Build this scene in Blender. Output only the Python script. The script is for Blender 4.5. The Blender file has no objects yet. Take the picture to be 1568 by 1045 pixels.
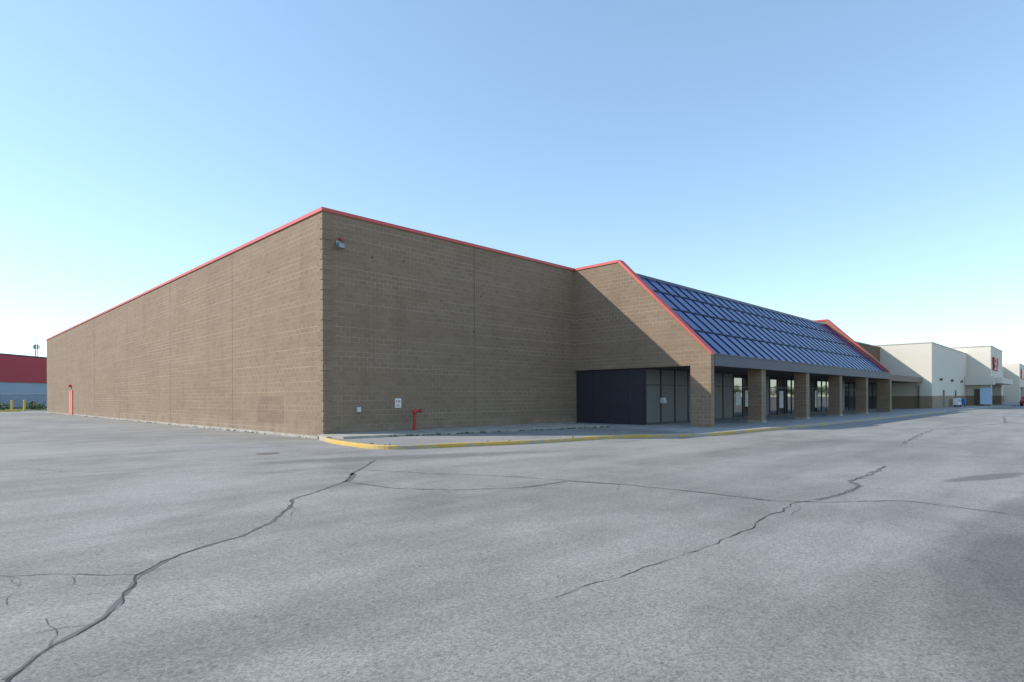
import bpy, bmesh, math, random
from mathutils import Matrix, Vector
random.seed(7)
sc=bpy.context.scene
# ---------------------------------------------------------------- helpers
def link(o,parent=None):
    sc.collection.objects.link(o)
    if parent: o.parent=parent
    return o
def empty(name):
    return link(bpy.data.objects.new(name,None))
def mesh(name,vs,fs,mat,parent=None,smooth=False):
    me=bpy.data.meshes.new(name); me.from_pydata([tuple(v) for v in vs],[],fs); me.update()
    bm=bmesh.new(); bm.from_mesh(me); bmesh.ops.recalc_face_normals(bm,faces=bm.faces); bm.to_mesh(me); bm.free()
    if mat: me.materials.append(mat)
    if smooth:
        for p in me.polygons: p.use_smooth=True
    return link(bpy.data.objects.new(name,me),parent)
class G:
    def __init__(s): s.v=[];s.f=[]
    def box(s,x0,x1,y0,y1,z0,z1):
        n=len(s.v)
        s.v+=[(x0,y0,z0),(x1,y0,z0),(x1,y1,z0),(x0,y1,z0),(x0,y0,z1),(x1,y0,z1),(x1,y1,z1),(x0,y1,z1)]
        s.f+=[tuple(n+i for i in q) for q in ((0,3,2,1),(4,5,6,7),(0,1,5,4),(1,2,6,5),(2,3,7,6),(3,0,4,7))]
        return s
    def prism(s,prof,x0,x1):   # profile in (y,z), extruded along x
        n=len(s.v);k=len(prof)
        s.v+=[(x0,a,b) for a,b in prof]+[(x1,a,b) for a,b in prof]
        s.f.append(tuple(n+i for i in range(k)));s.f.append(tuple(n+k+i for i in reversed(range(k))))
        for i in range(k):
            j=(i+1)%k; s.f.append((n+i,n+j,n+k+j,n+k+i))
        return s
    def cyl(s,p0,p1,r,r1=None,seg=14):
        p0=Vector(p0);p1=Vector(p1);r1=r if r1 is None else r1
        d=(p1-p0).normalized();a=d.orthogonal().normalized();b=d.cross(a);n=len(s.v)
        for p,rr in((p0,r),(p1,r1)):
            for i in range(seg):
                t=2*math.pi*i/seg; s.v.append(tuple(p+a*math.cos(t)*rr+b*math.sin(t)*rr))
        for i in range(seg):
            j=(i+1)%seg; s.f.append((n+i,n+j,n+seg+j,n+seg+i))
        s.f.append(tuple(n+i for i in reversed(range(seg))));s.f.append(tuple(n+seg+i for i in range(seg)))
        return s
    def quad(s,*p):
        n=len(s.v); s.v+=list(p); s.f.append(tuple(range(n,n+len(p)))); return s
    def done(s,name,mat,parent=None,smooth=False): return mesh(name,s.v,s.f,mat,parent,smooth)
def bevel(o,w=0.02,seg=2):
    m=o.modifiers.new('bevel','BEVEL');m.width=w;m.segments=seg;m.limit_method='ANGLE';return o

# ---------------------------------------------------------------- materials
class N:
    def __init__(s,name):
        s.m=bpy.data.materials.new(name);s.m.use_nodes=True;s.t=s.m.node_tree;s.t.nodes.clear()
        s.out=s.t.nodes.new('ShaderNodeOutputMaterial');s.b=s.t.nodes.new('ShaderNodeBsdfPrincipled')
        s.t.links.new(s.b.outputs[0],s.out.inputs[0])
        s.tc=s.t.nodes.new('ShaderNodeTexCoord').outputs['Object']
    def n(s,ty,**k):
        x=s.t.nodes.new('ShaderNode'+ty)
        for a,b in k.items(): setattr(x,a,b)
        return x
    def put(s,inp,v):
        if hasattr(v,'links') : s.t.links.new(v,inp)
        elif hasattr(inp,'default_value'): inp.default_value=v
    def math(s,op,a,b=0.0,c=None,clamp=False):
        x=s.n('Math',operation=op,use_clamp=clamp); s.put(x.inputs[0],a); s.put(x.inputs[1],b)
        if c is not None: s.put(x.inputs[2],c)
        return x.outputs[0]
    def noise(s,scale,detail=4,rough=.55,vec=None,dist=0.0):
        x=s.n('TexNoise');s.put(x.inputs['Vector'],s.tc if vec is None else vec)
        x.inputs['Scale'].default_value=scale;x.inputs['Detail'].default_value=detail;x.inputs['Roughness'].default_value=rough;x.inputs['Distortion'].default_value=dist
        return x.outputs['Fac']
    def map(s,loc=(0,0,0),rot=(0,0,0),scale=(1,1,1),ty='POINT',vec=None):
        x=s.n('Mapping',vector_type=ty);s.put(x.inputs['Vector'],s.tc if vec is None else vec)
        x.inputs['Location'].default_value=loc;x.inputs['Rotation'].default_value=rot;x.inputs['Scale'].default_value=scale
        return x.outputs[0]
    def rng(s,v,a,b,c=0.0,d=1.0,smooth=True):
        x=s.n('MapRange',interpolation_type='SMOOTHSTEP' if smooth else 'LINEAR')
        s.put(x.inputs[0],v)
        for i,q in enumerate((a,b,c,d)): s.put(x.inputs[i+1],q)
        return x.outputs[0]
    def mix(s,f,a,b,mode='MIX'):
        x=s.n('Mix',data_type='RGBA',blend_type=mode)
        s.put(x.inputs[0],f)
        for i,v in((6,a),(7,b)):
            if isinstance(v,tuple) and len(v)==3: v=v+(1,)
            s.put(x.inputs[i],v)
        return x.outputs[2]
    def bump(s,h,strength=.5,dist=.01):
        x=s.n('Bump');x.inputs['Strength'].default_value=strength;x.inputs['Distance'].default_value=dist
        s.put(x.inputs['Height'],h);s.put(s.b.inputs['Normal'],x.outputs[0])
    def col(s,c):
        if isinstance(c,tuple) and len(c)==3: c=c+(1,)
        s.put(s.b.inputs['Base Color'],c)
    def set(s,**k):
        for a,b in k.items(): s.put(s.b.inputs[a.replace('_',' ')],b)
        return s
def scal(c,f): return tuple(x*f for x in c)
def plain(name,c,rough=.6,metal=0,var=.18,scale=3,bump=0.0,spec=.5):
    m=N(name); f=m.noise(scale,5,.6)
    m.col(m.mix(f,scal(c,1-var),scal(c,1+var)));m.set(Roughness=rough,Metallic=metal)
    m.b.inputs['Specular IOR Level'].default_value=spec
    if bump: m.bump(m.noise(scale*12,3),bump,.01)
    return m.m

def block(name,c1,c2,cm,mort=.010,relief=1.0):
    m=N(name)
    sp=m.n('SeparateXYZ');m.put(sp.inputs[0],m.tc)
    u=m.math('ADD',sp.outputs[0],sp.outputs[1])
    cb=m.n('CombineXYZ');m.put(cb.inputs[0],u);m.put(cb.inputs[1],sp.outputs[2])
    br=m.n('TexBrick');m.put(br.inputs['Vector'],cb.outputs[0])
    br.inputs['Scale'].default_value=1;br.inputs['Mortar Size'].default_value=mort;br.inputs['Mortar Smooth'].default_value=.25
    br.inputs['Brick Width'].default_value=.4;br.inputs['Row Height'].default_value=.2;br.inputs['Bias'].default_value=0
    br.inputs['Color1'].default_value=(0,0,0,1);br.inputs['Color2'].default_value=(1,1,1,1);br.inputs['Mortar'].default_value=(.5,.5,.5,1)
    tint=m.n('SeparateColor');m.put(tint.inputs[0],br.outputs['Color'])
    big=m.noise(.22,3,.6,vec=m.map(scale=(1,1,1.6)))
    fine=m.noise(9,4,.7)
    t=m.math('MULTIPLY_ADD',tint.outputs[0],.26,m.math('MULTIPLY_ADD',big,.6,m.math('MULTIPLY_ADD',fine,.6,-.24)),clamp=True)
    base=m.mix(t,c1,c2)
    crs=m.noise(1,3,.65,vec=m.map(scale=(.12,.12,3.1)))
    vis=m.rng(crs,.40,.66,.12,.9)
    f=m.math('MULTIPLY',br.outputs['Fac'],vis)
    col=m.mix(f,base,cm)
    stz=m.noise(1,4,.6,vec=m.map(scale=(.9,.9,.12)))
    st=m.math('MULTIPLY',m.rng(stz,.50,.75),.2)
    col=m.mix(st,col,scal(c1,.75))
    eff=m.math('MULTIPLY',m.rng(sp.outputs[2],.8,.0),m.rng(stz,.4,.65))
    col=m.mix(m.math('MULTIPLY',eff,.3),col,cm)
    m.col(col);m.set(Roughness=.92);m.b.inputs['Specular IOR Level'].default_value=.2
    h=m.math('ADD',m.math('MULTIPLY',br.outputs['Fac'],-.8),m.math('ADD',m.math('MULTIPLY',fine,.7),m.math('MULTIPLY',tint.outputs[0],.3)))
    m.bump(h,.4*relief,.014)
    return m.m
CMU=block('split_face_block',(.19,.133,.089),(.325,.236,.162),(.45,.365,.275))
WHITEB=plain('painted_white_block',(.66,.60,.50),.85,var=.05,scale=1.2)
TANB=plain('tan_base_block',(.30,.22,.145),.9,var=.12)
BRNB=block('brown_parapet_block',(.15,.095,.06),(.22,.145,.095),(.26,.19,.13))
RED=plain('red_coping_metal',(.58,.085,.065),.45,var=.12,scale=1.5)
REDP=plain('red_paint',(.45,.03,.03),.4,var=.15,scale=8)
SALM=plain('salmon_paint',(.62,.2,.13),.6)
FASC=plain('grey_fascia_metal',(.085,.085,.105),.55,var=.08,scale=1,spec=.3)
SOFF=plain('soffit_panel',(.09,.075,.06),.8)
DKPL=plain('dark_navy_panel',(.030,.025,.035),.6,var=.2,scale=.8)
GRYP=plain('grey_storefront_panel',(.135,.13,.125),.6,var=.1,scale=.7)
FRAME=plain('dark_aluminium_frame',(.04,.037,.037),.45,metal=.2)
STEEL=plain('galvanised_steel',(.3,.3,.3),.5,metal=.5)
LITE=plain('pale_plastic',(.6,.6,.58),.5,var=.05)
WHT=plain('white_sign_paint',(.78,.78,.78),.5,var=.03)
ROOFB=plain('membrane_roof',(.5,.5,.48),.9)
RUBB=plain('tyre_rubber',(.02,.02,.02),.8)
def glassm():
    m=N('storefront_glass');m.col((.03,.035,.035));m.set(Roughness=.03,IOR=2.0)
    m.b.inputs['Specular IOR Level'].default_value=.8
    m.bump(m.noise(.6,2),.04,.02);return m.m
GLASS=glassm()
def roofm():
    m=N('blue_roof_panel')
    f=m.noise(.25,3)
    m.col(m.mix(f,(.010,.040,.17),(.015,.058,.235)));m.set(Roughness=.22,Metallic=.0)
    m.b.inputs['Specular IOR Level'].default_value=.24
    return m.m
ROOF=roofm()
def concm(name,c=(.42,.41,.38)):
    m=N(name);f=m.noise(1.3,5,.65);g2=m.noise(30,3,.7)
    t=m.math('ADD',m.math('MULTIPLY',f,.7),m.math('MULTIPLY',g2,.3))
    m.col(m.mix(m.rng(t,.3,.7),scal(c,.62),scal(c,1.12)));m.set(Roughness=.9);m.bump(g2,.3,.006);return m.m
CONC=concm('walkway_concrete',(.36,.35,.33));FOOT=concm('footing_concrete',(.42,.385,.33))
def kerbm():
    m=N('worn_yellow_kerb_paint');f=m.noise(5,6,.75);l=m.noise(.5,2)
    sp=m.n('SeparateXYZ');m.put(sp.inputs[0],m.tc)
    far=m.rng(sp.outputs[0],4,20,0,.10)
    w=m.rng(m.math('ADD',far,m.math('ADD',f,m.math('MULTIPLY',l,.6))),.76,.90)
    y=m.mix(m.noise(2,3),(.50,.30,.045),(.66,.46,.12))
    m.col(m.mix(w,y,(.36,.33,.29)));m.set(Roughness=.8);m.bump(f,.4,.01);return m.m
KERB=kerbm()
YEL=plain('yellow_paint',(.75,.5,.03),.5)
def asph():
    m=N('weathered_asphalt')
    big=m.noise(.09,4,.6,dist=.6);mid=m.noise(.7,5,.65,dist=.4)
    streak=m.noise(1,4,.65,vec=m.map(rot=(0,0,.45),scale=(.10,.9,1)))
    t=m.math('ADD',m.math('MULTIPLY',big,.6),m.math('ADD',m.math('MULTIPLY',mid,.36),m.math('MULTIPLY',streak,.40)))
    col=m.mix(m.rng(t,.48,.84),(.188,.177,.161),(.305,.289,.264))
    pn=m.math('MULTIPLY_ADD',m.noise(1.5,5,.65),1.0,-.5)
    def patch(loc,ang,sx,sy,amt,colr,e0=.75,e1=1.05,k=1.0):
        nonlocal col
        v=m.map(loc=(loc[0],loc[1],-.12),rot=(0,0,ang),scale=(sx,sy,1),ty='TEXTURE')
        x=m.n('VectorMath',operation='LENGTH');m.put(x.inputs[0],v)
        d=m.math('MULTIPLY_ADD',pn,k,x.outputs['Value'])
        col=m.mix(m.math('MULTIPLY',m.rng(d,e1,e0),amt),col,colr)
    D=(.09,.087,.082)
    patch((-2.5,-22.1),.0,6,1.9,.42,D,.84,1.0,.35)
    patch((-3.9,-21.6),.2,2.1,1.0,.4,D,.84,1.0,.6)
    patch((-1.7,-8.3),-.43,4.8,.7,.5,D,.4,1.3)
    patch((3.7,-20.1),-.35,1.7,.3,.6,(.08,.08,.078),.6,1.0)
    patch((7.5,-14.5),-.1,9,.9,.3,D,.3,1.2)
    patch((-5.5,-14),.9,2.2,.7,.22,D,.3,1.2)
    patch((-1.6,-16.5),.9,2.6,1.0,.2,D,.3,1.2)
    patch((-8.3,-12.5),.5,1.2,.3,.25,D,.3,1.2)
    patch((-7.5,-8.7),1.1,5,1.2,.35,(.35,.335,.31),.3,1.2)
    vo=m.n('TexVoronoi');m.put(vo.inputs['Vector'],m.tc);vo.inputs['Scale'].default_value=70
    ag=m.n('SeparateColor');m.put(ag.inputs[0],vo.outputs['Color'])
    fine=m.noise(38,3,.75)
    s=m.math('ADD',m.math('MULTIPLY',ag.outputs[0],.45),m.math('MULTIPLY',fine,.9))
    k=m.rng(s,.35,1.0,.66,1.40,smooth=False)
    cb=m.n('CombineColor')
    for i in range(3): m.put(cb.inputs[i],k)
    col=m.mix(1.0,col,cb.outputs[0],'MULTIPLY')
    pit=m.rng(m.noise(14,3,.6),.67,.74)
    col=m.mix(m.math('MULTIPLY',pit,.6),col,(.05,.05,.05))
    m.col(col);m.set(Roughness=.85);m.b.inputs['Specular IOR Level'].default_value=.3
    m.bump(m.math('ADD',m.math('MULTIPLY',vo.outputs['Distance'],.5),fine),.35,.006)
    return m.m
ASPH=asph()
CRACK=plain('crack_dark',(.045,.043,.04),.95,var=.4,scale=20)  # near-black colour of the flat crack strips
HAIR=plain('hairline_crack',(.10,.095,.088),.95,var=.3,scale=20)
TAR=plain('tar_sealant',(.125,.121,.114),.75,var=.25,scale=6)
def grassm():
    m=N('rough_grass');f=m.noise(2,6,.7);m.col(m.mix(f,(.05,.085,.02),(.16,.16,.06)));m.set(Roughness=.95);m.bump(m.noise(20,3),.8,.05);return m.m
GRASS=grassm()
def leafm(name,a,b):
    m=N(name);oi=m.noise(1.6,3);m.col(m.mix(oi,a,b));m.set(Roughness=.7);return m.m
WEED=leafm('weed_leaf',(.05,.09,.02),(.15,.17,.05));LEAF=leafm('tree_leaf',(.03,.06,.018),(.09,.12,.035))
BARK=plain('bark',(.09,.07,.05),.9)

# ---------------------------------------------------------------- ground
mesh('ground',[(-2500,-2500,-.12),(2500,-2500,-.12),(2500,2500,-.12),(-2500,2500,-.12)],[(0,1,2,3)],ASPH)
mesh('grass_verge',[(-95,186,-.11),(12,76,-.11),(60,76,-.11),(420,420,-.11),(-60,620,-.11)],[(0,1,2,3,4)],GRASS)
def crack(gm,pts,w,z=-.116,jit=.05,step=.12):
    P=[]
    for i in range(len(pts)-1):
        a=Vector(pts[i]);b=Vector(pts[i+1]);n=max(1,int((b-a).length/step))
        d=(b-a).normalized();pn=Vector((-d.y,d.x))
        for k in range(n): P.append(a+(b-a)*k/n+pn*(random.uniform(-jit,jit) if (i or k) else 0))
    P.append(Vector(pts[-1]))
    for _ in range(1): P=[P[0]]+[(P[i-1]+P[i]*3+P[i+1])/5 for i in range(1,len(P)-1)]+[P[-1]]
    L=[];R=[]
    for i,p in enumerate(P):
        d=(P[min(i+1,len(P)-1)]-P[max(i-1,0)]).normalized();pn=Vector((-d.y,d.x));ww=w*random.uniform(.2,1.3)/2
        L.append((p.x+pn.x*ww,p.y+pn.y*ww,z));R.append((p.x-pn.x*ww,p.y-pn.y*ww,z))
    for i in range(len(P)-1): gm.quad(L[i],R[i],R[i+1],L[i+1])
c1=[(-11.0,-17.4),(-10.86,-17.06),(-10.62,-16.67),(-10.35,-16.44),(-10.15,-16.12),(-9.8,-15.32),(-9.5,-14.95),(-9.1,-14.63),(-8.55,-14.43),(-7.97,-13.89),(-7.27,-12.95),(-7.0,-12.41),(-6.46,-12.05),(-5.39,-11.25),(-4.63,-10.19),(-2.84,-8.25)]
c2=[(-11.5,-13.7),(-10.86,-14.26),(-10.69,-14.39),(-10.27,-14.8),(-9.79,-15.29)]
c3=[(-5.39,-11.25),(-5.25,-12.61),(-4.59,-13.64),(-3.6,-14.27),(-2.77,-14.34),(-2.4,-14.35),(-2.08,-15.33),(-1.95,-16.58),(-1.93,-17.38),(-1.93,-18.0),(-1.56,-18.64),(-.57,-19.46),(-.62,-20.03),(-.79,-20.9),(-1.2,-22.6)]
c3b=[(-4.55,-8.89),(-3.58,-11.34),(-2.6,-13.32),(-2.19,-14.97)]
c4=[(4.42,-18.16),(1.86,-18.3),(1.21,-18.26),(.64,-18.6),(-.51,-18.62),(-1.98,-18.36),(-3.1,-18.45),(-3.99,-18.55),(-5.01,-18.61),(-5.65,-18.56),(-6.68,-18.52),(-7.19,-18.47),(-7.6,-18.45)]
gm=G();crack(gm,c1,.019,jit=.06);crack(gm,c2,.009);crack(gm,c3,.030,jit=.05);crack(gm,c3b,.024)
crack(gm,c4[:9],.019,jit=.06);crack(gm,c4[8:],.009)
crack(gm,[(12,-17),(22,-16.2),(33,-18),(45,-17)],.05,jit=.15);crack(gm,[(20,-24),(24,-18),(23,-13)],.05,jit=.15)
crack(gm,[(-8,10),(-11,2),(-9,-5),(-4.63,-10.19)],.012,jit=.1)
gm.done('asphalt_cracks',CRACK)
gh=G();rnd=random.Random(21)
def wander(p,an,n,w):
    pts=[p]
    for _ in range(n):
        an+=rnd.uniform(-.55,.55);l=rnd.uniform(.12,.3);p=(p[0]+math.cos(an)*l,p[1]+math.sin(an)*l);pts.append(p)
    crack(gh,pts,w,z=-.1145,jit=.02,step=.07)
for src,w0,nn_ in ((c1,.006,7),(c3[:8],.009,4),(c4,.007,3),(c2,.005,3)):
    for _ in range(nn_): wander(rnd.choice(src[1:-1]),rnd.uniform(0,6.28),rnd.randint(2,6),w0*rnd.uniform(.7,1.3))
gh.done('hairline_cracks',HAIR)
gt=G();crack(gt,[(4.42,-18.16),(3.2,-18.3),(1.86,-18.3)],.08,z=-.1175);crack(gt,[(1.86,-18.3),(1.21,-18.26),(.64,-18.6)],.16,z=-.1175,jit=.03);crack(gt,[(.64,-18.6),(-.51,-18.62),(-1.4,-18.5)],.12,z=-.1175,jit=.03)
crack(gt,c1[1:9],.05,z=-.1175,jit=.02);crack(gt,c1[8:16],.06,z=-.1175,jit=.03);crack(gt,[(-1.95,-16.58),(-1.93,-17.38),(-1.93,-18.0)],.06,z=-.1175);crack(gt,c3[3:7],.07,z=-.1175,jit=.02)
crack(gt,[(-4.63,-10.19),(-4.9,-10.7),(-5.39,-11.25)],.16,z=-.1175,jit=.05)
gt.done('tar_crack_seal',TAR)
mh=G().cyl((-4.0,-4.3,-.119),(-4.0,-4.3,-.112),.33,seg=20).done('drain_cover',plain('rusty_iron',(.16,.12,.10),.8,var=.4,scale=10))

# ---------------------------------------------------------------- kerb and walkway
K=[(-.25,-.12),(-.55,-1.2),(-.9,-2.6),(-1.1,-4.6),(-1.0,-5.6),(-.5,-6.15),(1.19,-6.75),(4.19,-7.85),(6.9,-8.15),(8.2,-8.5),(9.4,-9.3),(10.4,-10.1),(11.65,-10.5),(15,-10.7),(19.2,-10.9),(26,-11.15),(40,-11.3),(60,-11.6),(95,-13.2),(130,-13.6),(260,-13.6)]
def smooth(P,it=2):
    for _ in range(it):
        Q=[P[0]]
        for a,b in zip(P,P[1:]): Q+= [(a[0]*.75+b[0]*.25,a[1]*.75+b[1]*.25),(a[0]*.25+b[0]*.75,a[1]*.25+b[1]*.75)]
        P=Q+[P[-1]]
    return P
K=smooth(K);kin=[];kchm=[]
for i,p in enumerate(K):
    a=Vector(K[max(i-1,0)]);b=Vector(K[min(i+1,len(K)-1)]);d=(b-a).normalized();n=Vector((-d.y,d.x))
    kin.append((p[0]+n.x*.17,p[1]+n.y*.17));kchm.append((p[0]+n.x*.035,p[1]+n.y*.035))
gk=G();gc=G()
for i in range(len(K)-1):
    a,b=K[i],K[i+1];c,d=kin[i],kin[i+1];e,f=kchm[i],kchm[i+1]
    t=gk if a[0]<56 else gc
    t.quad((a[0],a[1],-.13),(b[0],b[1],-.13),(b[0],b[1],-.015),(a[0],a[1],-.015))
    t.quad((a[0],a[1],-.015),(b[0],b[1],-.015),(f[0],f[1],.012),(e[0],e[1],.012))
    t.quad((e[0],e[1],.012),(f[0],f[1],.012),(d[0],d[1],.008),(c[0],c[1],.008))
gk.done('yellow_kerb',KERB);gc.done('concrete_kerb',CONC)
vs=[(x,y,.002) for x,y in kin]+[(260,0,.002),(0.0,0.0,.002)]
wk=mesh('sidewalk',vs,[tuple(range(len(vs)))],CONC)
me=wk.data;bm=bmesh.new();bm.from_mesh(me);bmesh.ops.triangulate(bm,faces=bm.faces);bm.to_mesh(me);bm.free()
edge=[]
for i in range(60):
    x=-.25+i*(13.2/59);y=-2.0-(x+.25)/13*2.4
    edge.append((x+random.uniform(-.03,.03),y+random.uniform(-.06,.06)))
top=[(-.25,0-.03,.09)]+[(a,b,.09) for a,b in edge]+[(13,-.03,.09)]
n=len(top);vs=top+[(a,b-.01,.0) for a,b,_ in top]
mesh('raised_apron_slab',vs,[tuple(range(n))]+[(i,i+1,n+i+1,n+i) for i in range(n-1)],FOOT)
vs=[(x_,y_,.006) for x_,y_ in kin if x_<11.5]+[(12.9,-4.3,.006),(-.2,-1.9,.006)]
inf=mesh('asphalt_infill',vs,[tuple(range(len(vs)))],ASPH)
bm=bmesh.new();bm.from_mesh(inf.data);bmesh.ops.triangulate(bm,faces=bm.faces);bm.to_mesh(inf.data);bm.free()
gw=G()
def tuft(x,y,z,s):
    for _ in range(random.randint(6,14)):
        a=random.uniform(0,6.28);l=s*random.uniform(.4,1.2);bx=x+random.uniform(-s,s)*.7;by=y+random.uniform(-s,s)*.3
        w=.012+s*.08
        gw.quad((bx-math.sin(a)*w,by+math.cos(a)*w,z),(bx+math.sin(a)*w,by-math.cos(a)*w,z),(bx+math.cos(a)*l*.6,by+math.sin(a)*l*.6,z+l*random.uniform(.4,1)))
for _ in range(110):
    a,b=random.choice(edge[8:]);tuft(a,b-.05,0,random.uniform(.03,.13))
for _ in range(14):
    i=random.randrange(4,40);tuft(kin[i][0],kin[i][1]+.03,0,random.uniform(.03,.09))
for _ in range(120): tuft(-.05,random.uniform(1,70),-.12,random.uniform(.03,.12))
gw.done('weeds',WEED)

# ---------------------------------------------------------------- main store
S=empty('big_box_store')
w=G();w.box(0,52.0,0,71,-.12,8.9);w.done('block_walls',CMU,S)
q=G()
z=0;k=0
while z<8.75:
    a,b=(.4,.2) if k%2 else (.2,.4)
    o1=random.uniform(.004,.014)+(.022 if k%2 else 0)
    q.box(-o1,a,-o1,b,z+.006,z+.194);z+=.2;k+=1
q.done('corner_blocks',CMU,S)
G().box(-.06,52.0,-.06,71.06,8.9,9.04).done('red_coping',RED,S)
G().box(-.035,0,.4,71,-.12,.0).box(-.035,15.8,-.035,0,-.12,.06).done('footing',FOOT,S)
J=G()
for X in (8.0,): J.box(X-.01,X+.01,-.004,.0,.06,8.9)
for Y in (9.5,20,31,43,57): J.box(-.004,0,Y-.01,Y+.01,0,8.9)
J.done('control_joints',plain('joint_sealant',(.1,.07,.05),.9),S)
J=G()
for X,Z in ((2.2,7.4),(3.8,7.5),(5.9,6.0),(8.4,6.5),(7.9,4.7)): J.box(X,X+.07,-.006,0,Z,Z+.07)
for Y,Z in ((5,7.2),(12,6.7),(8,5.1),(18,6.2)): J.box(-.006,0,Y,Y+.07,Z,Z+.07)
J.done('weep_holes',plain('dark_hole',(.05,.035,.03),.9),S)
PATCH=block('darker_infill_block',(.16,.112,.077),(.28,.205,.142),(.42,.34,.25))
G().box(-.004,0,3.6,6.4,.4,1.6).done('blocked_up_vent',PATCH,S)
d=G().box(-.05,0,53.4,55.4,-.1,2.5).done('service_door_frame',plain('door_frame',(.4,.1,.07),.6),S)
G().box(-.07,-.05,53.5,54.37,-.08,2.42).box(-.07,-.05,54.43,55.3,-.08,2.42).done('service_door',SALM,S)
G().box(-.25,0,54.2,54.6,2.8,3.05).done('door_light',RED,S)

def gable(nm,x0,x1,mat=CMU):
    prof=[(0,8.9),(-3.1,8.9),(-8.42,3.6),(-8.42,-.12),(-7.34,-.12),(-7.34,3.05),(0,3.05)]
    G().prism(prof,x0,x1).done(nm,mat,S)
gable('gable_wall',15.83,16.18);gable('gable_end_wall',51.5,52.15)
def coping(nm,x0,x1,mat):
    prof=[(-.06,8.9),(-3.08,8.9),(-8.46,3.54),(-8.46,3.68),(-3.14,9.04),(-.06,9.04)]
    G().prism(prof,x0,x1).done(nm,mat,S)
coping('gable_coping',15.78,16.24,RED)
G().prism([(-.06,9.04),(-3.14,9.04),(-8.46,3.68),(-8.46,3.70),(-3.13,9.06),(-.06,9.06)],51.62,52.05).done('gable_end_cap',TANB,S)
coping('gable_end_coping',51.44,52.2,RED)
G().prism([(-3.0,8.72),(-8.38,3.5),(-8.38,3.36),(-3.0,8.55)],51.40,51.5).done('roof_flashing',RED,S)
G().prism([(-.01,3.07),(-.01,8.3),(-3.1,8.3),(-8.30,3.42),(-8.30,3.07)],16.18,51.5).done('canopy_core',FRAME,S)
G().box(16.18,51.5,-8.28,-.02,3.04,3.07).done('soffit',SOFF,S)
G().box(16.18,51.5,-8.44,-8.30,3.02,3.60).box(16.18,51.5,-8.47,-8.44,3.55,3.63).done('fascia',FASC,S)
A=Vector((0,-3.05,8.42));B=Vector((0,-8.32,3.48));sl=(B-A);Ls=sl.length;sd=sl.normalized()
nn=Vector((0,sd.z,-sd.y))
if nn.z<0: nn=-nn
rp=G();rb=G();rr_=G()
def slopebox(g_,x0,x1,s0,s1,h0,h1):
    n=len(g_.v)
    for h in (h0,h1):
        for (xx,ss) in ((x0,s0),(x1,s0),(x1,s1),(x0,s1)):
            p=A+sd*ss+nn*h;g_.v.append((xx,p.y,p.z))
    g_.f+=[tuple(n+i for i in qq) for qq in ((0,3,2,1),(4,5,6,7),(0,1,5,4),(1,2,6,5),(2,3,7,6),(3,0,4,7))]
W=1.177;nx=30
rows=[0,.2,.44,.70,1.0]
for r in range(4): slopebox(rp,16.18,51.5,rows[r]*Ls+.03,rows[r+1]*Ls-.03,0,.03)
for i in range(nx+1):
    x0=16.18+i*W
    slopebox(rb,max(16.18,x0-.028),min(51.5,x0+.028),0,Ls,0,.07)
for r in rows: slopebox(rr_,16.18,51.5,max(0,r*Ls-.05),min(Ls,r*Ls+.05),0,.065)
NAVB=plain('navy_batten',(.010,.013,.022),.5,spec=.3)
rp.done('roof_panels',ROOF,S);rb.done('roof_ribs',NAVB,S);rr_.done('roof_purlins',NAVB,S)
G().box(16.18,51.5,-3.15,-.01,8.38,8.55).done('ridge_cap',plain('ridge_cap_metal',(.02,.03,.06),.4),S)
cg=G()
for X in (22.96,30.3,37.5,44.7): cg.box(X-.62,X,-8.27,-7.5,-.0,3.04)
cg.done('columns',CMU,S)
cg=G()
for X in (22.96,30.3,37.5,44.7): cg.box(X-.66,X+.04,-8.31,-7.46,0,.12)
cg.done('column_bases',FOOT,S)
G().box(16.0,16.12,-4.6,0,0,3.06).done('dark_panel_wall',DKPL,S)
t=G()
for Z in (.9,1.9,2.6): t.box(15.985,16.0,-4.6,0,Z,Z+.03)
for Y in (-1.2,-2.4,-3.6): t.box(15.988,16.0,Y,Y+.015,0,3.04)
t.done('dark_panel_seams',FRAME,S)
fr=G();pn=G();gl=G();dk=G()
Y=-4.64
def bay(x0,x1,kind,n,tr=2.15):
    st=(x1-x0)/n
    for i in range(n):
        a=x0+i*st
        fr.box(a-.04,a+.04,Y-.06,Y+.06,0,3.04)
        tgt={'p':pn,'g':gl,'d':dk}[kind]
        tgt.box(a+.04,a+st-.04,Y-.01,Y+.02,.12,tr-.03);tgt.box(a+.04,a+st-.04,Y-.01,Y+.02,tr+.03,2.98)
        fr.box(a+.04,a+st-.04,Y-.04,Y+.04,tr-.03,tr+.03)
        fr.box(a+.04,a+st-.04,Y-.04,Y+.04,0,.12);fr.box(a+.04,a+st-.04,Y-.04,Y+.04,2.98,3.04)
bay(16.04,26.8,'p',7);bay(26.8,29.8,'g',2);bay(29.8,33,'p',2);bay(33,38.9,'g',4);bay(38.9,42.2,'d',2);bay(42.2,47.3,'g',4);bay(47.3,51.5,'p',2)
fr.done('storefront_frames',FRAME,S);pn.done('storefront_panels',GRYP,S);gl.done('storefront_glazing',GLASS,S);dk.done('storefront_dark_panels',DKPL,S)
ps=G()
for a,z0,z1,wd in ((27.2,.9,1.8,.8),(28.7,.8,1.9,.7),(34.9,.6,1.9,.8),(43,.5,2.0,.7),(45.7,.5,2.0,.6)): ps.box(a,a+wd,Y-.016,Y-.012,z0,z1)
ps.done('window_posters',LITE,S)
ph=G().box(17.5,17.75,Y-.22,Y-.02,1.15,1.45).cyl((17.62,Y-.22,1.25),(17.62,Y-.32,1.2),.13,.06).done('intercom_box',LITE,S)

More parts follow.
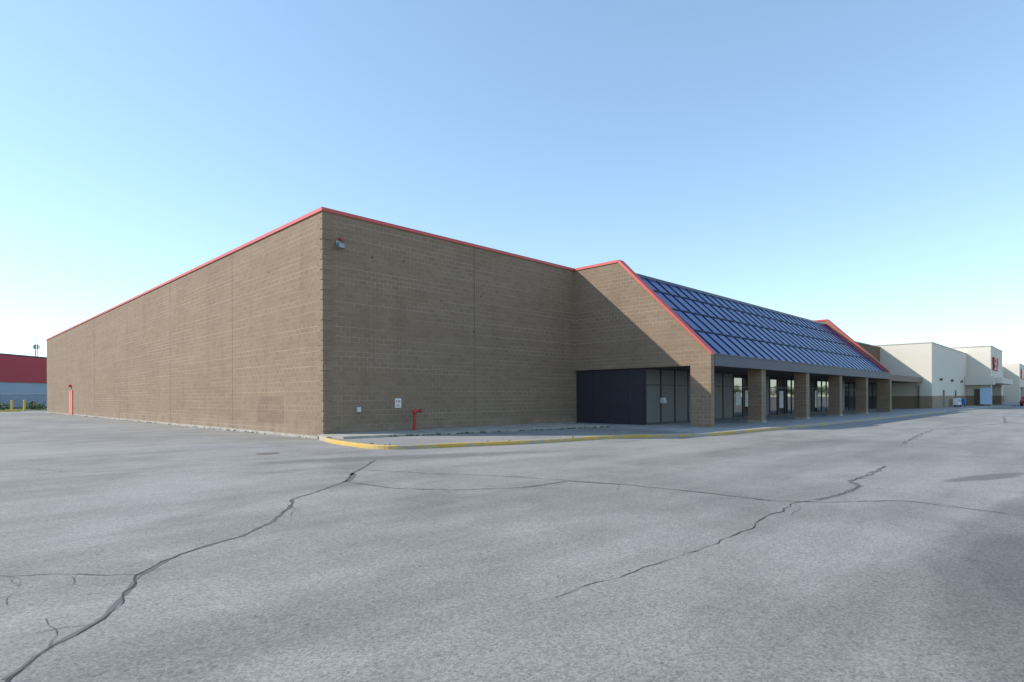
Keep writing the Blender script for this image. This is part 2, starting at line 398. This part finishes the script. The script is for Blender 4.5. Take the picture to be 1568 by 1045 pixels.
# ---------------------------------------------------------------- small things on front wall
L=empty('wall_light')
G().box(.55,.78,-.05,0,7.62,7.84).cyl((.66,-.05,7.72),(.66,-.2,7.66),.03).done('bracket',STEEL,L)
bevel(G().box(.5,.80,-.34,-.18,7.48,7.70).done('lamp_housing',plain('lamp_grey',(.16,.16,.15),.5),L),.02)
G().box(.54,.76,-.346,-.34,7.51,7.67).done('lens',plain('lens_grey',(.3,.32,.33),.2),L)
G().box(.68,.86,-.1,-.03,7.84,7.96).cyl((.77,-.03,7.90),(.77,-.14,7.90),.06).done('alarm_horn',REDP,L)
Eb=empty('electrical_box')
bevel(G().box(1.44,1.64,-.09,0,.92,1.14).done('box_body',plain('box_grey',(.4,.4,.38),.5),Eb),.01)
G().box(1.46,1.62,-.096,-.09,.94,1.12).done('box_cover',LITE,Eb)
Fs=empty('fire_connection_sign')
G().box(3.34,3.66,-.02,0,1.08,1.48).done('sign_plate',WHT,Fs)
def letters(txt,x,y,z,h,mat,parent,name,wd=None,th=.004):
    F={'F':['111','100','110','100','100'],'D':['110','101','101','101','110'],'C':['111','100','100','100','111'],'S':['111','100','111','001','111'],'A':['111','101','111','101','101'],'L':['100','100','100','100','111'],'E':['111','100','110','100','111'],'O':['111','101','101','101','111'],'R':['110','101','110','101','101'],'T':['111','010','010','010','010']}
    g_=G();c=h/5
    for ch in txt:
        for r,row in enumerate(F[ch]):
            for k_,b_ in enumerate(row):
                if b_=='1': g_.box(x+k_*c,x+k_*c+c*.98,y-th,y,z+h-(r+1)*c,z+h-r*c-c*.02)
        x+=4*c
    return g_.done(name,mat,parent)
letters('FDC',3.385,-.021,1.30,.11,REDP,Fs,'sign_letters')
G().box(3.40,3.60,-.024,-.02,1.13,1.15).box(3.40,3.58,-.024,-.02,1.18,1.2).box(3.40,3.55,-.024,-.02,1.23,1.245).done('sign_text_lines',REDP,Fs)
Fp=empty('fire_department_connection')
p=G().cyl((4.05,-.45,.09),(4.05,-.45,.86),.06).cyl((4.05,-.45,.09),(4.05,-.45,.12),.12).cyl((4.05,-.45,.2),(4.05,-.45,.26),.08)
p.cyl((4.05,-.45,.80),(4.05,-.45,.96),.09).cyl((4.05,-.45,.9),(4.05,-.45,1.0),.085,.03)
p.cyl((4.05,-.45,.88),(4.24,-.60,.93),.055).cyl((4.22,-.585,.925),(4.30,-.65,.945),.085)
p.cyl((4.05,-.45,.88),(3.93,-.66,.93),.055).cyl((3.94,-.64,.925),(3.90,-.72,.945),.085)
p.done('standpipe',REDP,Fp,smooth=False)

# ---------------------------------------------------------------- neighbouring strip mall
T=empty('strip_mall')
G().box(52.15,71,-3.3,30,-.12,7.3).done('brown_wall',BRNB,T)
G().box(52.15,71,-3.36,30,7.3,7.45).done('brown_coping',plain('brown_coping',(.2,.12,.09),.6),T)
G().box(52.15,71,-7.6,-3.3,3.0,3.6).done('flat_canopy',plain('brown_canopy',(.2,.13,.09),.7),T)
f2=G();g2=G()
for i in range(10):
    a=52.4+i*1.85;f2.box(a-.05,a+.05,-3.42,-3.3,0,3.0);g2.box(a+.05,a+1.8,-3.36,-3.31,.1,2.9)
f2.box(52.2,71,-3.44,-3.38,2.1,2.18)
f2.done('shop_frames',FRAME,T);g2.done('shop_glazing',GLASS,T)
w=G()
w.box(71,71.4,-8.5,-7.3,1.45,7.6);w.box(71,71.4,-7.3,0,2.7,7.6)
w.box(71.4,97.5,-8.5,30,1.45,7.6);w.box(97.5,113,-11.3,30,3.2,8.6);w.box(97.5,99,-11.3,-8.5,1.45,3.2);w.box(111.5,113,-11.3,-8.5,1.45,3.2)
w.box(113,150,-8.5,30,1.45,7.5);w.box(150,164,-11,30,3.2,8.2);w.box(150,152,-11,-8.5,-.1,3.2);w.box(162,164,-11,-8.5,-.1,3.2);w.box(164,300,-8.5,30,-.1,7.4)
w.done('white_walls',WHITEB,T)
b=G().box(70.98,71.42,-8.53,-7.28,-.12,1.45).box(71.42,97.5,-8.53,29,-.12,1.45).box(97.47,99.02,-11.33,-8.53,-.12,1.45).box(111.5,113.02,-11.33,-8.53,-.12,1.45).box(113.02,150,-8.53,29,-.12,1.45)
b.done('tan_base',TANB,T)
c=G().box(70.95,97.5,-8.55,-8.35,7.6,7.7).box(70.95,71.15,-8.35,-.1,7.6,7.7).box(97.42,113.05,-11.36,-11.1,8.6,8.7).box(97.42,97.62,-11.1,-3,8.6,8.7).done('wall_coping',plain('cream_coping',(.5,.46,.4),.6),T)
G().box(97.2,113.4,-12.6,-11.3,3.2,4.0).box(95.5,97.5,-11.8,-8.53,3.0,4.2).done('entrance_canopy',WHITEB,T)
G().box(99,111.5,-9.0,-8.9,0,3.2).done('entrance_glazing',GLASS,T)
G().box(96.2,96.35,-11.5,-10.2,.2,2.6).done('blue_poster_board',plain('pale_blue',(.45,.6,.75),.5),T)
letters('SALE',99.3,-11.32,5.2,1.9,plain('dark_red_letters',(.40,.02,.02),.4),T,'shop_sign_letters',th=.25)
G().box(153,161,-11.2,-11,5,7).done('red_shop_sign',REDP,T)
lt=G()
for X in (76,84,92): lt.box(X,X+.3,-8.75,-8.5,3.3,3.6)
for X in (78,87): lt.box(X,X+1.0,-8.56,-8.53,-.1,2.2)
lt.box(97.40,97.47,-10.6,-9.4,.0,2.4)
lt.done('wall_pack_lights_and_doors',plain('brown_service_metal',(.12,.09,.07),.6),T)
def bin_(nm,x,mat):
    e=empty(nm)
    bevel(G().box(x,x+.7,-9.5,-8.9,.25,1.1).done('cabinet',mat,e),.03)
    G().box(x+.05,x+.12,-9.45,-9.38,0,.25).box(x+.58,x+.65,-9.45,-9.38,0,.25).box(x+.05,x+.12,-9.02,-8.95,0,.25).box(x+.58,x+.65,-9.02,-8.95,0,.25).done('legs',FRAME,e)
    G().box(x+.1,x+.6,-9.52,-9.5,.65,1.0).done('window',GLASS,e)
bin_('newspaper_box',84,WHT);bin_('newspaper_box',88,plain('blue_box',(.05,.15,.45),.4));bin_('newspaper_box',82.6,WHT)

# ---------------------------------------------------------------- cars far right
def car(x,y,rot,mat):
    e=empty('parked_car')
    prof=[(-2.2,.35),(-2.25,.75),(-1.9,.95),(-1.2,1.02),(-.55,1.45),(.9,1.48),(1.6,1.05),(2.15,1.0),(2.25,.6),(2.2,.35)]
    def pr(pf,y0,y1,nm,m,ins=0):
        n=len(pf);v=[(a,y0+(ins if b>1.1 else 0),b) for a,b in pf]+[(a,y1-(ins if b>1.1 else 0),b) for a,b in pf]
        f=[tuple(range(n)),tuple(reversed(range(n,2*n)))]+[(i,(i+1)%n,n+(i+1)%n,n+i) for i in range(n)]
        return mesh(nm,v,f,m,e)
    bevel(pr(prof,-.87,.87,'body',mat,.16),.05)
    pr([(-1.0,1.04),(-.52,1.4),(.85,1.42),(1.4,1.08)],-.875,.875,'side_windows',GLASS,.15)
    wg=G()
    for wx in (-1.35,1.35):
        for s in (-1,1): wg.cyl((wx,s*.7,.32),(wx,s*.89,.32),.32,seg=18)
    wg.done('wheels',RUBB,e)
    e.location=(x,y,-.12);e.rotation_euler=(0,0,rot)
car(106,-14.9,0,plain('car_paint_red',(.35,.03,.03),.25));car(118,-16,0,plain('car_paint_silver',(.5,.5,.52),.25))

# ---------------------------------------------------------------- left background
R=empty('red_warehouse')
p0=Vector((-24,113,0));dirv=Vector((.7114,.7028,0));nv=Vector((-.7028,.7114,0))
def facade(nm,s0,s1,z0,z1,o0,o1,mat):
    vs=[]
    for zz in (z0,z1):
        for s,o in ((s0,o0),(s1,o0),(s1,o1),(s0,o1)):
            q_=p0+dirv*s+nv*o;vs.append((q_.x,q_.y,zz))
    mesh(nm,vs,[(0,3,2,1),(4,5,6,7),(0,1,5,4),(1,2,6,5),(2,3,7,6),(3,0,4,7)],mat,R)
facade('lower_wall',10,80,-.1,5.2,0,30,plain('blue_grey_cladding',(.36,.42,.5),.7,var=.08,scale=.3))
facade('red_band',9.8,80.2,5.2,10.8,-.2,30.2,plain('red_cladding',(.45,.02,.045),.5,var=.1,scale=.2))
facade('roof_trim',9.7,80.3,10.8,11.05,-.3,30.3,FRAME)
C=empty('chain_link_fence')
a=Vector((-12.5,115,0));b=Vector((14.3,88,0));dl=(b-a);Lf=dl.length;dl.normalize()
fp=G();fm=G()
for i in range(int(Lf/3)+1):
    p_=a+dl*i*3;fp.cyl((p_.x,p_.y,-.1),(p_.x,p_.y,2.5),.04,seg=8)
fp.cyl((a.x,a.y,2.45),(b.x,b.y,2.45),.03,seg=6);fp.done('posts_and_rail',STEEL,C)
i=0.0
while i<Lf-2.3:
    for s in (0,1):
        q0=a+dl*(i+(0 if s else 2.3));q1=a+dl*(i+(2.3 if s else 0));fm.cyl((q0.x,q0.y,.05),(q1.x,q1.y,2.4),.009,seg=3)
    i+=.18
fm.done('wire_mesh',FRAME,C)
def foliage(nm,centres,mat,n,leaf):
    g_=G()
    for (cx,cy,cz,rx,rz) in centres:
        for _ in range(n):
            u=Vector((random.gauss(0,1),random.gauss(0,1),random.gauss(0,1))).normalized()*random.uniform(.45,1)**.6
            p_=Vector((cx+u.x*rx,cy+u.y*rx,cz+u.z*rz));v1=Vector((random.uniform(-1,1),random.uniform(-1,1),random.uniform(-1,1)))*leaf
            v2=v1.orthogonal().normalized()*leaf*random.uniform(.4,.9)
            g_.quad(tuple(p_-v1),tuple(p_+v2),tuple(p_+v1),tuple(p_-v2))
    return g_.done(nm,mat)
cs=[]
for i in range(46):
    p_=a+dl*random.uniform(0,Lf);o=random.uniform(-3.5,1);cs.append((p_.x+o*.7,p_.y+o*.7,random.uniform(.2,.9),random.uniform(.5,1.5),random.uniform(.5,1.2)))
foliage('fence_shrubs',cs,WEED,200,.13)
for (x,y) in ((-.9,84.2),(-1.9,88)):
    e=empty('bollard');g_=G().cyl((x,y,-.12),(x,y,1.4),.13).cyl((x,y,1.4),(x,y,1.47),.13,.05);g_.done('post',YEL,e)
G().box(-12,-1.2,83.8,84.0,-.12,.05).done('yellow_parking_block',YEL)
At=empty('radio_tower');g_=G();tx,ty=31,362
for k_ in range(3):
    an=k_*2.094
    g_.cyl((tx+1.0*math.cos(an),ty+1.0*math.sin(an),0),(tx+.5*math.cos(an),ty+.5*math.sin(an),30),.12,seg=5)
for k_ in range(20):
    z0=k_*1.5;r0=1-.5*z0/30
    for j in range(3):
        an=j*2.094;bn=an+2.094
        g_.cyl((tx+r0*math.cos(an),ty+r0*math.sin(an),z0),(tx+r0*math.cos(bn),ty+r0*math.sin(bn),z0+1.5),.06,seg=4)
g_.cyl((tx,ty,30),(tx,ty,34),.08,seg=5);g_.done('lattice_mast',FRAME,At)
g_=G()
for k_ in range(6):
    an=k_*1.047;g_.box(tx+1.2*math.cos(an)-.15,tx+1.2*math.cos(an)+.15,ty+1.2*math.sin(an)-.15,ty+1.2*math.sin(an)+.15,27.5,29.5)
    g_.cyl((tx,ty,28.4),(tx+1.2*math.cos(an),ty+1.2*math.sin(an),28.4),.08,seg=4)
g_.done('antenna_panels',FRAME,At)
cs=[];tr=G()
for i in range(60):
    x_=300+random.uniform(0,80);y_=-260+i*5.2;h=random.uniform(5,9)
    for k_ in range(4): cs.append((x_+random.uniform(-3,3),y_+random.uniform(-3,3),h*random.uniform(.45,.9),random.uniform(1.5,3.2),random.uniform(1.2,2.4)))
    tr.cyl((x_,y_,-.1),(x_,y_,h*.6),.25,.12,seg=6)
foliage('distant_tree_line',cs,LEAF,70,.5)
tr.done('distant_tree_trunks',BARK)

# ---------------------------------------------------------------- light
sunv=Vector((.92,-1,-.885)).normalized()
sd_=bpy.data.lights.new('sun','SUN');sd_.energy=5.0;sd_.angle=math.radians(.5);sd_.color=(1,.95,.87)
so=link(bpy.data.objects.new('sun',sd_));so.rotation_euler=sunv.to_track_quat('-Z','Y').to_euler();so.location=(-20,60,60)
wd=bpy.data.worlds.new('World');sc.world=wd;wd.use_nodes=True;nt=wd.node_tree;nt.nodes.clear()
sky=nt.nodes.new('ShaderNodeTexSky');sky.sky_type='NISHITA';sky.sun_disc=False
sky.sun_elevation=math.asin(-sunv.z);sky.sun_rotation=math.atan2(-sunv.x,-sunv.y)
sky.air_density=1.0;sky.dust_density=.1;sky.ozone_density=1.4;sky.altitude=200
gmn=nt.nodes.new('ShaderNodeGamma');gmn.inputs[1].default_value=.70
mx=nt.nodes.new('ShaderNodeMix');mx.data_type='RGBA';mx.blend_type='MULTIPLY';mx.inputs[0].default_value=1;mx.inputs[7].default_value=(2.12,2.42,2.62,1)
bg=nt.nodes.new('ShaderNodeBackground');bg.inputs[1].default_value=.15
wo=nt.nodes.new('ShaderNodeOutputWorld');nt.links.new(sky.outputs[0],gmn.inputs[0]);nt.links.new(gmn.outputs[0],mx.inputs[6]);nt.links.new(mx.outputs[2],bg.inputs[0]);nt.links.new(bg.outputs[0],wo.inputs[0])

# ---------------------------------------------------------------- camera
cd=bpy.data.cameras.new('camera');co=link(bpy.data.objects.new('camera',cd));sc.camera=co
cd.sensor_width=36;cd.lens=897/1568*36;cd.shift_y=86.5/1568;cd.clip_end=6000;cd.clip_start=.05
Mx=Matrix.Rotation(math.radians(-45.35),3,'Z')@Matrix.Rotation(math.radians(90),3,'X')@Matrix.Rotation(math.radians(-.27),3,'Z')
co.matrix_world=Matrix.Translation((-11.21,-21.54,1.5))@Mx.to_4x4()
sc.view_settings.view_transform='Standard';sc.view_settings.look='None';sc.view_settings.exposure=0
